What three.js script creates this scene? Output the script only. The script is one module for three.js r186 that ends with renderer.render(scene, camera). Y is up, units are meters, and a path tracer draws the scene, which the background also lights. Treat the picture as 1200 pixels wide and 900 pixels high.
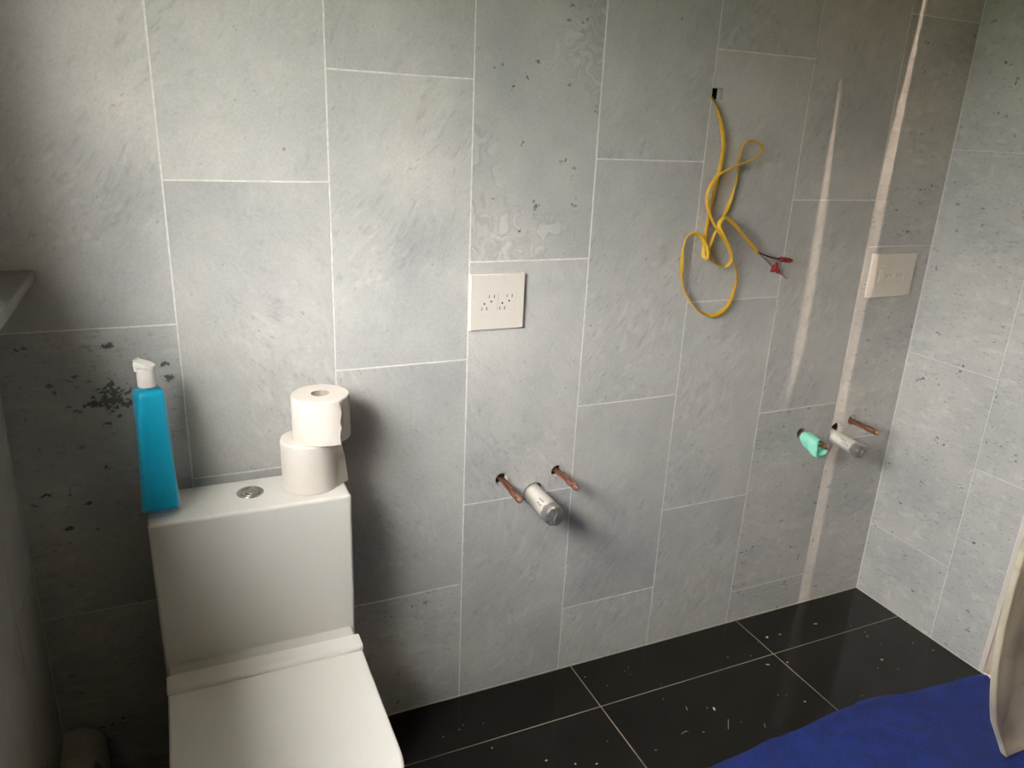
import * as THREE from 'three';
import { RoundedBoxGeometry } from 'three/addons/geometries/RoundedBoxGeometry.js';
import { mergeGeometries } from 'three/addons/utils/BufferGeometryUtils.js';
import { RectAreaLightUniformsLib } from 'three/addons/lights/RectAreaLightUniformsLib.js';
import { Brush, Evaluator, SUBTRACTION } from 'three-bvh-csg';

// ---------------------------------------------------------------- camera, sky, light, exposure
const scene = new THREE.Scene();
const camera = new THREE.PerspectiveCamera(53.945, 4 / 3, 0.05, 200);
{
  const R = [[0.913211, 0.093980, -0.396501], [0.042456, 0.945800, 0.321962], [0.405269, -0.310853, 0.859725]];
  const m = new THREE.Matrix4().set(...R[0], 0, ...R[1], 0, ...R[2], 0, 0, 0, 0, 1);
  camera.quaternion.setFromRotationMatrix(m);
  camera.position.set(-0.9186, 1.4935, 1.5832);
}
{                                                                    // overcast sky: three times as bright overhead as at the horizon, the same all round
  const w = 64, h = 64, d = new Float32Array(w * h * 4);
  for (let j = 0; j < h; j++) for (let i = 0; i < w; i++) { const up = Math.max(0, Math.sin(((j + 0.5) / h - 0.5) * Math.PI)), L = (1 + 2 * up) / 3, k = 4 * (j * w + i); d[k] = L; d[k + 1] = 0.985 * L; d[k + 2] = 0.96 * L; d[k + 3] = 1; }
  const t = new THREE.DataTexture(d, w, h, THREE.RGBAFormat, THREE.FloatType); t.mapping = THREE.EquirectangularReflectionMapping; t.magFilter = t.minFilter = THREE.LinearFilter; t.needsUpdate = true;
  scene.background = t; scene.backgroundIntensity = 10;
}
const EXPOSURE = 7.2;
const HALL_LAMP = { at: [1.86, 1.98, 1.9], power: 1.15 };

const renderer = new THREE.WebGLRenderer({ antialias: true });
renderer.toneMapping = THREE.LinearToneMapping;
renderer.toneMappingExposure = EXPOSURE;
renderer.shadowMap.enabled = true;
RectAreaLightUniformsLib.init();

// ---------------------------------------------------------------- room sizes (metres)
const XL = -1.234, XR = 1.1907, ZF = 2.6, CEIL = 2.4;
const W = 0.307, H = 0.612, G = 0.003;
const WIN = { z0: 0.5, z1: 1.38, y0: 1.22, y1: 2.0 };
const DOOR = { z0: 0.478, z1: 1.17, y1: 2.03 };

// ---------------------------------------------------------------- random, noise, names
function rng(seed) { let s = seed >>> 0; return () => { s = (s + 0x6D2B79F5) >>> 0; let t = Math.imul(s ^ (s >>> 15), 1 | s); t = (t + Math.imul(t ^ (t >>> 7), 61 | t)) ^ t; return ((t ^ (t >>> 14)) >>> 0) / 4294967296; }; }
const used = {};
function numbered(n) { const k = used[n] = (used[n] ?? -1) + 1; return k ? `${n}_${String(k).padStart(3, '0')}` : n; }
function mesh(name, geo, mat, parent = scene) {
  const o = new THREE.Mesh(geo, mat); o.name = numbered(name); o.castShadow = o.receiveShadow = true; parent.add(o); return o;
}
function tag(o, label, category, group) { o.userData.label = label; o.userData.category = category; if (group) o.userData.group = group; return o; }
function thing(name, label, category, pos = [0, 0, 0], group) { const o = new THREE.Group(); o.name = numbered(name); o.position.set(...pos); scene.add(o); return tag(o, label, category, group); }
function structure(name, pos = [0, 0, 0]) { const o = new THREE.Group(); o.name = numbered(name); o.position.set(...pos); o.userData.kind = 'structure'; scene.add(o); return o; }
function box(x0, x1, y0, y1, z0, z1) { const g = new THREE.BoxGeometry(x1 - x0, y1 - y0, z1 - z0); g.translate((x0 + x1) / 2, (y0 + y1) / 2, (z0 + z1) / 2); return g; }
function rbox(x0, x1, y0, y1, z0, z1, r = 0.003, seg = 3) { const g = new RoundedBoxGeometry(x1 - x0, y1 - y0, z1 - z0, seg, r); g.translate((x0 + x1) / 2, (y0 + y1) / 2, (z0 + z1) / 2); return g; }
function rectShape(x0, x1, y0, y1) { const s = new THREE.Shape(); s.moveTo(x0, y0); s.lineTo(x1, y0); s.lineTo(x1, y1); s.lineTo(x0, y1); s.closePath(); return s; }
function rr(x0, x1, y0, y1, r) {
  const s = new THREE.Shape(); s.moveTo(x0 + r, y0); s.lineTo(x1 - r, y0); s.absarc(x1 - r, y0 + r, r, -Math.PI / 2, 0); s.lineTo(x1, y1 - r); s.absarc(x1 - r, y1 - r, r, 0, Math.PI / 2);
  s.lineTo(x0 + r, y1); s.absarc(x0 + r, y1 - r, r, Math.PI / 2, Math.PI); s.lineTo(x0, y0 + r); s.absarc(x0 + r, y0 + r, r, Math.PI, 1.5 * Math.PI); return s;
}

// smooth value noise on a wrapped lattice
function makeNoise(seed, n = 256) {
  const r = rng(seed), t = new Float32Array(n * n); for (let i = 0; i < t.length; i++) t[i] = r();
  const at = (x, y) => t[((y % n) + n) % n * n + ((x % n) + n) % n];
  return (x, y) => {
    const xi = Math.floor(x), yi = Math.floor(y), fx = x - xi, fy = y - yi, u = fx * fx * (3 - 2 * fx), v = fy * fy * (3 - 2 * fy);
    const a = at(xi, yi), b = at(xi + 1, yi), c = at(xi, yi + 1), d = at(xi + 1, yi + 1);
    return (a + (b - a) * u) * (1 - v) + (c + (d - c) * u) * v;
  };
}
const smooth = (a, b, x) => { const t = Math.min(1, Math.max(0, (x - a) / (b - a))); return t * t * (3 - 2 * t); };
function toTexture(w, h, fn, srgb = true) {
  const d = new Uint8Array(w * h * 4);
  for (let j = 0; j < h; j++) for (let i = 0; i < w; i++) {
    const c = fn(i, j), k = 4 * (j * w + i); d[k] = c[0]; d[k + 1] = c[1]; d[k + 2] = c[2]; d[k + 3] = 255;
  }
  const t = new THREE.DataTexture(d, w, h); t.wrapS = t.wrapT = THREE.RepeatWrapping; t.magFilter = THREE.LinearFilter; t.minFilter = THREE.LinearMipmapLinearFilter; t.generateMipmaps = true;
  if (srgb) t.colorSpace = THREE.SRGBColorSpace; t.needsUpdate = true; return t;
}

// ---------------------------------------------------------------- marble, three kinds; one sheet is TW x TH metres
const TW = 0.93, TH = 1.86, PX = 896, PY = 1792;
function stamp(buf, cx, cy, rx, ry, amt, n, ang = 0) {                // a ragged mineral pit, in metres
  const sx = PX / TW, sy = PY / TH, R = Math.max(rx, ry) * 1.6, ca = Math.cos(ang), sa = Math.sin(ang);
  for (let j = Math.floor((cy - R) * sy); j <= (cy + R) * sy; j++) for (let i = Math.floor((cx - R) * sx); i <= (cx + R) * sx; i++) {
    const dx = i / sx - cx, dy = j / sy - cy, x = (dx * ca + dy * sa) / rx, y = (dy * ca - dx * sa) / ry;
    const q = Math.hypot(x, y) + 1.5 * (n(i * 0.16 + cx * 90, j * 0.16 + cy * 90) - 0.5) + 1.0 * (n(i * 0.42, j * 0.42) - 0.5);
    const a = amt * (1 - smooth(0.55, 0.95, q)); if (a <= 0) continue;
    const k = ((j % PY) + PY) % PY * PX + ((i % PX) + PX) % PX; buf[k] = Math.max(buf[k], a);
  }
}
function marble(seed, kind, tone) {
  const n1 = makeNoise(seed), n2 = makeNoise(seed + 1), n3 = makeNoise(seed + 2), r = rng(seed + 9), pits = new Float32Array(PX * PY);
  const put = (cx, cy, rx, ry, amt, ang) => stamp(pits, cx, cy, rx, ry, amt, n3, ang);
  if (kind === 'pitted') {
    for (let c = 0; c < 120; c++) {
      const x = r() * TW, y = r() * TH, m = 1 + Math.floor(r() * r() * 6);
      for (let k = 0; k < m; k++) put(x + (r() - 0.5) * 0.05, y + (r() - 0.5) * 0.018, 0.003 + 0.007 * r() * r(), 0.002 + 0.003 * r(), 0.3 + 0.6 * r(), (r() - 0.5) * 0.8);
    }
    for (let c = 0; c < 420; c++) put(r() * TW, r() * TH, 0.002 + 0.006 * r() * r(), 0.0012 + 0.0018 * r(), 0.12 + 0.5 * r() * r(), (r() - 0.5) * 1.2);
    for (const [x, y, a, b] of [[0.19, 0.472, 0.03, 0.02], [0.165, 0.462, 0.026, 0.009], [0.205, 0.455, 0.028, 0.007], [0.186, 0.492, 0.010, 0.014], [0.19, 0.575, 0.009, 0.005], [0.29, 0.5, 0.011, 0.007], [0.285, 0.53, 0.007, 0.004], [0.27, 0.36, 0.01, 0.004], [0.05, 0.28, 0.009, 0.004], [0.12, 0.25, 0.008, 0.003], [0.08, 0.2, 0.008, 0.004]])
      put(x, y, a, b, 0.95, 0.1);
  } else if (kind === 'mottled') {
    for (let c = 0; c < 170; c++) { const x = r() * TW, y = r() * TH; for (let k = 0; k < 1 + r() * 2; k++) put(x + (r() - 0.5) * 0.02, y + (r() - 0.5) * 0.02, 0.002 + 0.005 * r() * r(), 0.002 + 0.003 * r(), 0.3 + 0.55 * r(), r() * 3); }
  } else {
    for (let c = 0; c < 260; c++) put(r() * TW, r() * TH, 0.0018 + 0.006 * r() * r(), 0.0012 + 0.0018 * r(), 0.1 + 0.42 * r() * r(), 0.9 + (r() - 0.5) * 0.5);
  }
  return toTexture(PX, PY, (i, j) => {
    const x = i / PX * TW, y = j / PY * TH;
    const cloud = n1(x * 5, y * 5) * 0.55 + n2(x * 13, y * 13) * 0.3 + n3(x * 31, y * 31) * 0.15 - 0.5;
    const grain = n3(i * 0.37, j * 0.37) - 0.5 + 0.6 * (n2(i * 0.9, j * 0.9) - 0.5);
    let v = 0;
    if (kind === 'soft') {
      const wx = x + 0.05 * (n1(x * 9, y * 9) - 0.5), wy = y + 0.05 * (n2(x * 9 + 7, y * 9) - 0.5), s = wx * 0.83 - wy * 0.56, t = wx * 0.56 + wy * 0.83;
      const streak = n2(s * 140, t * 46) * 0.55 + n3(s * 260, t * 90) * 0.45, mask = smooth(0.35, 0.75, n1(x * 7 + 40, y * 5));
      v -= 13 * smooth(0.58, 0.92, streak) * (0.5 + 0.7 * mask) + 5 * smooth(0.5, 0.9, n2(s * 50, t * 16)) * mask; v += 7 * smooth(0.64, 0.92, n3(s * 110 + 90, t * 40)) * (0.4 + 0.7 * mask);
    } else if (kind === 'mottled') {
      const a = n1(x * 62 + 3 * n2(x * 40, y * 40), y * 62 + 3 * n3(x * 40, y * 40)), ring = 1 - Math.abs(a - 0.5) * 6, mask = smooth(0.42, 0.62, n1(x * 6 + 11, y * 5 + 3));
      v -= 15 * Math.max(0, ring) * mask; v += 9 * smooth(0.6, 0.85, a) * mask;
    } else {
      v -= 22 * smooth(0.66, 0.9, 0.6 * n2(x * 75, y * 210) + 0.4 * n3(x * 170, y * 420)) + 6 * smooth(0.6, 0.9, n2(x * 26, y * 90)) * smooth(0.35, 0.65, n1(x * 8, y * 8)); v += 8 * smooth(0.66, 0.9, n3(x * 40, y * 70));
    }
    const p = pits[j * PX + i], L = tone + cloud * 34 + grain * 10 + v;
    const k = (c, dark) => Math.max(0, Math.min(255, c + (dark - c) * p * 0.85));
    return [k(L + 1 + 5 * cloud, 78), k(L, 80), k(L - 4 - 5 * cloud, 80)];
  });
}
const marbleMaps = { soft: marble(11, 'soft', 190), pitted: marble(47, 'pitted', 190), mottled: marble(83, 'mottled', 190) };
const marbleMat = {};   // three slightly different tones of each
for (const k of ['soft', 'pitted', 'mottled']) marbleMat[k] = [0.97, 1.0, 0.94].map((s) => new THREE.MeshPhysicalMaterial({ map: marbleMaps[k], color: new THREE.Color(s, s, s), roughness: 0.42, specularIntensity: 0.7 }));

const dirt = makeNoise(301), dirt2 = makeNoise(302);
const groutMap = toTexture(256, 256, (i, j) => { const v = 226 + 20 * (dirt(i * 0.12, j * 0.12) - 0.5) + 16 * (dirt2(i * 0.6, j * 0.6) - 0.5); return [v, v - 3, v - 9]; });
groutMap.repeat.set(4, 4);
const M = {
  grout: new THREE.MeshStandardMaterial({ map: groutMap, roughness: 0.95 }),
  floorGrout: new THREE.MeshStandardMaterial({ color: 0x8d8574, roughness: 0.95 }),
  plaster: new THREE.MeshStandardMaterial({ color: 0x857f75, roughness: 0.95 }),
  cavity: new THREE.MeshStandardMaterial({ color: 0x3a3128, roughness: 1 }),
  ceramic: new THREE.MeshPhysicalMaterial({ color: 0xdedbd3, roughness: 0.18, clearcoat: 0.5, clearcoatRoughness: 0.08 }),
  seat: new THREE.MeshPhysicalMaterial({ color: 0xf0ede6, roughness: 0.3 }),
  chrome: new THREE.MeshStandardMaterial({ color: 0xbdbbb6, metalness: 1, roughness: 0.22 }),
  plate: new THREE.MeshPhysicalMaterial({ color: 0xdcd5ca, roughness: 0.38 }),
  slot: new THREE.MeshStandardMaterial({ color: 0x29241f, roughness: 0.8 }),
  white: new THREE.MeshPhysicalMaterial({ color: 0xeeeae2, roughness: 0.32 }),
  heater: new THREE.MeshStandardMaterial({ color: 0xb9b3a4, roughness: 0.5 }),
  cable: new THREE.MeshPhysicalMaterial({ color: 0xd2a62c, roughness: 0.42 }),
  blackWire: new THREE.MeshStandardMaterial({ color: 0x24201d, roughness: 0.5 }),
  whiteWire: new THREE.MeshStandardMaterial({ color: 0x8c857b, roughness: 0.5 }),
  copperWire: new THREE.MeshStandardMaterial({ color: 0xa06a48, metalness: 1, roughness: 0.4 }),
  wireNut: new THREE.MeshPhysicalMaterial({ color: 0xa33434, roughness: 0.4 }),
  tape: new THREE.MeshStandardMaterial({ color: 0x97e6cd, roughness: 0.75, side: THREE.DoubleSide }),
  silver: new THREE.MeshStandardMaterial({ color: 0xaaa6a0, metalness: 0.75, roughness: 0.38 }),
  wood: new THREE.MeshStandardMaterial({ color: 0xd8ad84, roughness: 0.8 }),
};

// ---------------------------------------------------------------- tiled surfaces
const evaluator = new Evaluator(); evaluator.useGroups = false; evaluator.attributes = ['position', 'normal', 'uv'];
const tileRand = rng(5);
function tileGeometry(w, h, holes, u0, v0, flip) {                    // lies from 0,0 to w,h; front face at z = 0, 8 mm thick
  const b = 0.0007;
  let g = new THREE.ExtrudeGeometry(rectShape(b, w - b, b, h - b), { depth: 0.008 - b, bevelEnabled: true, bevelThickness: b, bevelSize: b, bevelSegments: 1 });
  g.translate(0, 0, -0.008);
  const p = g.attributes.position, uv = g.attributes.uv;
  for (let i = 0; i < p.count; i++) { const x = flip ? w - p.getX(i) : p.getX(i), y = p.getY(i); uv.setXY(i, (u0 + x) / TW, (v0 + y) / TH); }
  if (holes.length) {
    let brush = new Brush(g); brush.updateMatrixWorld();
    for (const [hx, hy, a, c] of holes) {
      const cut = c ? new THREE.BoxGeometry(a, c, 0.05) : new THREE.CylinderGeometry(a, a, 0.05, 32).rotateX(Math.PI / 2);
      const k = new Brush(cut.translate(hx, hy, 0)); k.updateMatrixWorld();
      brush = evaluator.evaluate(brush, k, SUBTRACTION);
    }
    g = brush.geometry;
  }
  g.computeBoundingBox(); return g;
}
// columns: [from, to, joint, kind function]; the wall's own axes are s along and y up, n out of the wall
function tileWall(wall, columns, holes = [], skip = [], gap = G) {
  for (const [s0, s1, joint, kindOf] of columns) {
    let k = Math.floor((0 - joint) / H);
    for (; joint + k * H < CEIL; k++) {
      const y0 = Math.max(0.002, joint + k * H), y1 = Math.min(CEIL, joint + (k + 1) * H);
      if (y1 - y0 < 0.01) continue;
      if (skip.some(([a, b, c, d]) => (s0 + s1) / 2 > a && (s0 + s1) / 2 < b && (y0 + y1) / 2 > c && (y0 + y1) / 2 < d)) continue;
      const kind = kindOf(y0, y1), w = s1 - s0 - gap, h = y1 - y0 - gap, x0 = s0 + gap / 2, yb = y0 + gap / 2;
      let u0 = tileRand() * (TW - w), v0 = tileRand() * (TH - h);
      const own = kind === 'blotch'; if (own) { u0 = 0.005; v0 = 0.0; } else if (kind === 'pitted') { v0 = 0.62 + tileRand() * 0.62; }
      const near = holes.filter(([hx, hy, a, c]) => hx + a > s0 && hx - a < s1 && hy + (c ?? a) > y0 && hy - (c ?? a) < y1).map(([hx, hy, a, c]) => [hx - x0, hy - yb, a, c]);
      const o = mesh('tile', tileGeometry(w, h, near, u0, v0, !own && kind !== 'mottled' && tileRand() < 0.3), marbleMat[own ? 'pitted' : kind][own ? 0 : Math.floor(tileRand() * 3)], wall);
      o.position.set(x0, yb, (tileRand() - 0.5) * 0.0006);
    }
  }
}
function core(name, wall, s0, s1, y0, y1, holes, openings, depth, mat, back = -0.0007) {
  const s = rectShape(s0, s1, y0, y1);
  for (const [hx, hy, a, c] of holes) { const p = new THREE.Path(); if (c) { p.moveTo(hx - a / 2, hy - c / 2); p.lineTo(hx - a / 2, hy + c / 2); p.lineTo(hx + a / 2, hy + c / 2); p.lineTo(hx + a / 2, hy - c / 2); p.closePath(); } else p.absarc(hx, hy, a, 0, Math.PI * 2, true); s.holes.push(p); }
  for (const [a, b, c, d] of openings) { const p = new THREE.Path(); p.moveTo(a, c); p.lineTo(a, d); p.lineTo(b, d); p.lineTo(b, c); p.closePath(); s.holes.push(p); }
  const g = new THREE.ExtrudeGeometry(s, { depth, bevelEnabled: false, curveSegments: 24 }); g.translate(0, 0, back - depth);
  return mesh(name, g, mat, wall);
}
const soft = () => 'soft', pitted = () => 'pitted';

// back wall: pipe holes, cable hole
const HOLES = [[-0.2055, 0.6465, 0.0168], [-0.0475, 0.6445, 0.0168], [-0.111, 0.591, 0.031], [0.322, 1.591, 0.03, 0.026], [0.794, 0.644, 0.0168], [1.003, 0.662, 0.0168], [0.941, 0.634, 0.027]];
{
  const w = structure('wall_back');
  core('grout_bed', w, XL - 0.02, XR + 0.02, 0, CEIL, HOLES, [], 0.02, M.grout);
  mesh('wall_board', box(XL - 0.3, XR + 0.3, -0.1, CEIL + 0.1, -0.2, -0.14), M.cavity, w);
  const J = [1.0977, 1.3732, 0.9732, 1.2020, 0.8207, 1.0772, 0.7290, 1.2091], cols = [];
  for (let k = 0; k < 8; k++) {
    const a = k === 0 ? XL : (k - 4) * W, b = k === 7 ? XR : (k - 3) * W;
    const kind = k === 0 ? (y0, y1) => (y1 > 0.9 && y1 < 1.2 ? 'blotch' : y1 < 0.9 ? 'pitted' : 'soft') : k === 3 ? (y0) => (y0 > 1.1 ? 'mottled' : 'soft') : k === 2 ? (y0, y1) => (y1 < 0.5 ? 'pitted' : 'soft') : k >= 6 ? (y0, y1) => (y1 < 0.75 || k === 7 ? 'pitted' : 'soft') : soft;
    cols.push([a, b, J[k] - (k === 3 || k === 5 ? 0 : 0), kind]);
  }
  tileWall(w, cols, HOLES);
}
// right wall, cut short by the doorway; its own x runs towards the room's front (z)
{
  const w = structure('wall_right', [XR, 0, 0]); w.rotation.y = -Math.PI / 2;
  core('grout_bed', w, 0, ZF, 0, CEIL, [], [[DOOR.z0 - 0.012, DOOR.z1 + 0.012, 0.001, DOOR.y1 + 0.012]], 0.02, M.grout);
  const b = 0.12;
  mesh('wall_board', mergeGeometries([box(-0.14, DOOR.z0, 0, CEIL, -b, -0.022), box(DOOR.z1, ZF, 0, CEIL, -b, -0.022), box(DOOR.z0, DOOR.z1, DOOR.y1, CEIL, -b, -0.022)]), M.plaster, w);
  tileWall(w, [[0.002, 0.297, 0.8732, pitted], [0.297, 0.463, 0.5984, pitted], [1.185, 1.49, 0.8732, pitted], [1.49, 1.797, 0.5984, pitted], [1.797, 2.104, 0.8732, pitted], [2.104, 2.411, 0.5984, pitted], [2.411, ZF, 0.8732, pitted]], [], [], 0.0017);
  tileWall(w, [[0.466, 0.77, 2.06, pitted], [0.77, 1.185, 2.06, pitted]], [], [[0, 3, -1, 2.05]]);
}
// left wall with the window
{
  const w = structure('wall_left', [XL, 0, 0]); w.rotation.y = Math.PI / 2;              // its own x runs away from the front: s = -z
  core('grout_bed', w, -ZF, 0, 0, CEIL, [], [[-WIN.z1, -WIN.z0, WIN.y0, WIN.y1]], 0.02, M.grout);
  const b = 0.17;
  mesh('wall_board', mergeGeometries([box(-ZF, -WIN.z1, 0, CEIL, -b, -0.022), box(-WIN.z0, 0.14, 0, CEIL, -b, -0.022), ...[WIN].flatMap((q) => [box(-q.z1, -q.z0, 0, q.y0, -b, -0.022), box(-q.z1, -q.z0, q.y1, CEIL, -b, -0.022)])]), M.plaster, w);
  tileWall(w, [[-0.193, -0.002, 0.61, soft], [-0.5, -0.193, 0.3, soft], [-1.67, -1.38, 0.61, soft], [-1.98, -1.67, 0.3, soft], [-2.29, -1.98, 0.61, soft], [-ZF, -2.29, 0.3, soft]]);
  const under = [[-0.807, -0.5], [-1.114, -0.807], [-1.38, -1.114]];
  tileWall(w, under.map(([p, q]) => [p, q, 1.22, soft]), [], [[-3, 3, 1.2, 3]]);
  tileWall(w, under.map(([p, q]) => [p, q, WIN.y1, soft]), [], [[-3, 3, -1, WIN.y1]]);
}
{
  const q = WIN, s = structure('window_1'), x = XL - 0.13, t = 0.03;
  const fr = [box(x - 0.03, x + 0.03, q.y0, q.y0 + t, q.z0, q.z1), box(x - 0.03, x + 0.03, q.y1 - t, q.y1, q.z0, q.z1), box(x - 0.03, x + 0.03, q.y0 + t, q.y1 - t, q.z0, q.z0 + t), box(x - 0.03, x + 0.03, q.y0 + t, q.y1 - t, q.z1 - t, q.z1)];
  mesh('window_frame', mergeGeometries(fr), M.white, s);
  mesh('pane', box(x - 0.002, x + 0.002, q.y0 + t, q.y1 - t, q.z0 + t, q.z1 - t), new THREE.MeshPhysicalMaterial({ color: 0xffffff, roughness: 0, transmission: 1, thickness: 0, ior: 1.45 }), s);
  const sill = mesh('window_sill', rbox(XL, -1.147, 1.193, 1.213, 0.001, q.z1 + 0.2, 0.002), new THREE.MeshPhysicalMaterial({ map: marbleMaps.soft, color: 0xb5b2ac, roughness: 0.5 }), s);
  const g = sill.geometry, p = g.attributes.position, uv = g.attributes.uv; for (let i = 0; i < p.count; i++) uv.setXY(i, p.getX(i) / TW, p.getZ(i) / TH);
}
{
  const w = structure('wall_front'); mesh('wall_board', box(XL - 0.17, 2.6, 0, CEIL, ZF, ZF + 0.12), M.plaster, w);
  const c = structure('ceiling'); mesh('ceiling_board', box(XL - 0.2, 2.7, CEIL, CEIL + 0.12, -0.2, ZF + 0.2), M.plaster, c);
}
// floor of large black polished tiles
{
  const f = structure('floor');
  mesh('grout_bed', box(XL - 0.17, XR + 0.13, -0.1, -0.0007, -0.02, ZF + 0.1), M.floorGrout, f);
  const n = makeNoise(71), n2 = makeNoise(72), r = rng(73), S = 1024, spots = new Float32Array(S * S);
  for (let k = 0; k < 150; k++) {                                    // dried dust scratches and scuffs
    let x = r() * S, y = r() * S, a = r() * 6.28; const len = 2 + 50 * r() * r() * r(), amt = 0.08 + 0.3 * r();
    for (let i = 0; i < len; i++) { x += Math.cos(a); y += Math.sin(a); a += (r() - 0.5) * 0.12; spots[(Math.floor(y + S) % S) * S + Math.floor(x + S) % S] = amt * (0.4 + 0.6 * r()); }
  }
  const map = toTexture(S, S, (i, j) => { const v = 7 + 4 * n(i * 0.02, j * 0.02) + 6 * (n2(i * 0.5, j * 0.5) - 0.4), s = spots[j * S + i] * 120; return [v + 5 + s, v + 1.5 + s, v - 3 + s * 0.95].map((c) => Math.max(0, c)); });
  const rough = toTexture(256, 256, (i, j) => { const v = 26 + 14 * n(i * 0.06, j * 0.06) + 6 * n2(i * 0.3, j * 0.3); return [v, v, v]; }, false);
  const mat = new THREE.MeshPhysicalMaterial({ map, roughnessMap: rough, roughness: 1, specularIntensity: 1 });
  const g = 0.0032, xs = [XL, -1.178, -0.568, 0.042, 0.654, XR], zs = [0, 0.176, 0.786, 1.396, 2.006, ZF];
  for (let i = 0; i < 5; i++) for (let j = 0; j < 5; j++) {
    const w = xs[i + 1] - xs[i] - g, d = zs[j + 1] - zs[j] - g, q = rbox(0, w, -0.01, 0, 0, d, 0.0008, 1), p = q.attributes.position, uv = q.attributes.uv, u0 = r(), v0 = r();
    for (let k = 0; k < p.count; k++) uv.setXY(k, u0 + p.getX(k) / 0.61, v0 + p.getZ(k) / 0.61);
    mesh('tile', q, mat, f).position.set(xs[i] + g / 2, (r() - 0.5) * 0.0004, zs[j] + g / 2);
  }
}
// hallway behind the doorway
{
  const fl = structure('floor_hall'); mesh('floor_board', box(XR + 0.13, 2.6, -0.1, -0.0013, -0.2, ZF + 0.1), new THREE.MeshStandardMaterial({ color: 0x8a6a4a, roughness: 0.6 }), fl);
  const a = structure('wall_hall_right'); mesh('wall_board', box(2.5, 2.62, -0.1, CEIL, -0.2, ZF), M.plaster, a);
  const e = structure('wall_hall_back'); mesh('wall_board', box(XR + 0.13, 2.5, -0.1, CEIL, -0.14, -0.02), M.plaster, e);
}
// raw edge of the right wall: tile edge, bead of plaster and a bare wooden jamb
{
  const n = makeNoise(91);
  const woodMap = toTexture(128, 512, (i, j) => { const v = 200 + 30 * (n(i * 0.3, j * 0.02) - 0.5) + 24 * (n(i * 0.9, j * 0.05) - 0.5); return [v + 8, v - 12, v - 34]; });
  const t = structure('trim_1');
  mesh('corner_bead', rbox(XR - 0.003, XR + 0.02, 0.004, DOOR.y1 + 0.02, 0.4645, 0.4775, 0.002, 2), new THREE.MeshStandardMaterial({ color: 0xd6cdc2, roughness: 0.9 }), t);
  mesh('door_jamb', rbox(XR + 0.004, XR + 0.122, 0.004, DOOR.y1, 0.478, 0.492, 0.003, 2), new THREE.MeshStandardMaterial({ map: woodMap, roughness: 0.75 }), t);
}

// ---------------------------------------------------------------- toilet
{
  const cx = -0.8155, t = thing('toilet', 'white square one-piece toilet with a tall tank and closed flat lid', 'toilet', [cx, 0, 0]);
  mesh('tank', rbox(-0.1915, 0.1915, 0.36, 0.76, 0.034, 0.179, 0.007, 4), M.ceramic, t);
  const D = (hw, z0, z1, r, y0, y1, bev, seg = 4) => {                  // plan with a rounded front, extruded upwards
    const s = new THREE.Shape(); s.moveTo(-hw, -z0); s.lineTo(-hw, -(z1 - r)); s.bezierCurveTo(-hw, -(z1 - r * 0.35), -hw + r * 0.5, -z1, -hw + r * 1.15, -z1); s.lineTo(hw - r * 1.15, -z1); s.bezierCurveTo(hw - r * 0.5, -z1, hw, -(z1 - r * 0.35), hw, -(z1 - r)); s.lineTo(hw, -z0); s.closePath();
    const g = new THREE.ExtrudeGeometry(s, { depth: y1 - y0 - 2 * bev, bevelEnabled: true, bevelThickness: bev, bevelSize: bev, bevelOffset: -bev, bevelSegments: seg, curveSegments: 16 });
    g.rotateX(-Math.PI / 2); g.translate(0, y0 + bev, 0); return g;
  };
  mesh('bowl', D(0.183, 0.035, 0.66, 0.13, 0.0, 0.412, 0.008), M.ceramic, t);
  mesh('deck', rbox(-0.184, 0.184, 0.39, 0.441, 0.05, 0.2135, 0.007, 4), M.ceramic, t);
  mesh('seat', D(0.187, 0.212, 0.675, 0.13, 0.413, 0.423, 0.004), M.seat, t);
  mesh('lid', D(0.188, 0.222, 0.68, 0.13, 0.424, 0.437, 0.005), M.seat, t);
  const bar = rr(0.219, 0.262, 0.4375, 0.4505, 0.006), g = new THREE.ExtrudeGeometry(bar, { depth: 0.372, bevelEnabled: true, bevelThickness: 0.003, bevelSize: 0.002, bevelSegments: 2 });
  g.rotateY(-Math.PI / 2); g.translate(0.186, -0.002, 0);
  mesh('hinge_strip', g, M.seat, t);
  const b = mesh('flush_button', new THREE.LatheGeometry([[0, 0], [0.0265, 0], [0.0265, 0.002], [0.0245, 0.0035], [0.0225, 0.0035], [0.0218, 0.0022], [0.0, 0.0022]].map(([x, y]) => new THREE.Vector2(x, y)), 40), M.chrome, t); b.position.set(-0.0005, 0.7595, 0.101); b.userData.label = 'round chrome dual flush button';
  const inner = new THREE.LatheGeometry([[0, 0.0055], [0.012, 0.0055], [0.0135, 0.004], [0.0135, 0.002], [0, 0.002]].reverse().map(([x, y]) => new THREE.Vector2(x, y)), 32);
  mesh('small_button', inner, M.chrome, b).position.x = 0.004;
  const ring = new THREE.TorusGeometry(0.0185, 0.0012, 8, 32).rotateX(Math.PI / 2).translate(0, 0.003, 0); mesh('large_button', ring, M.chrome, b);
}

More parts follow.
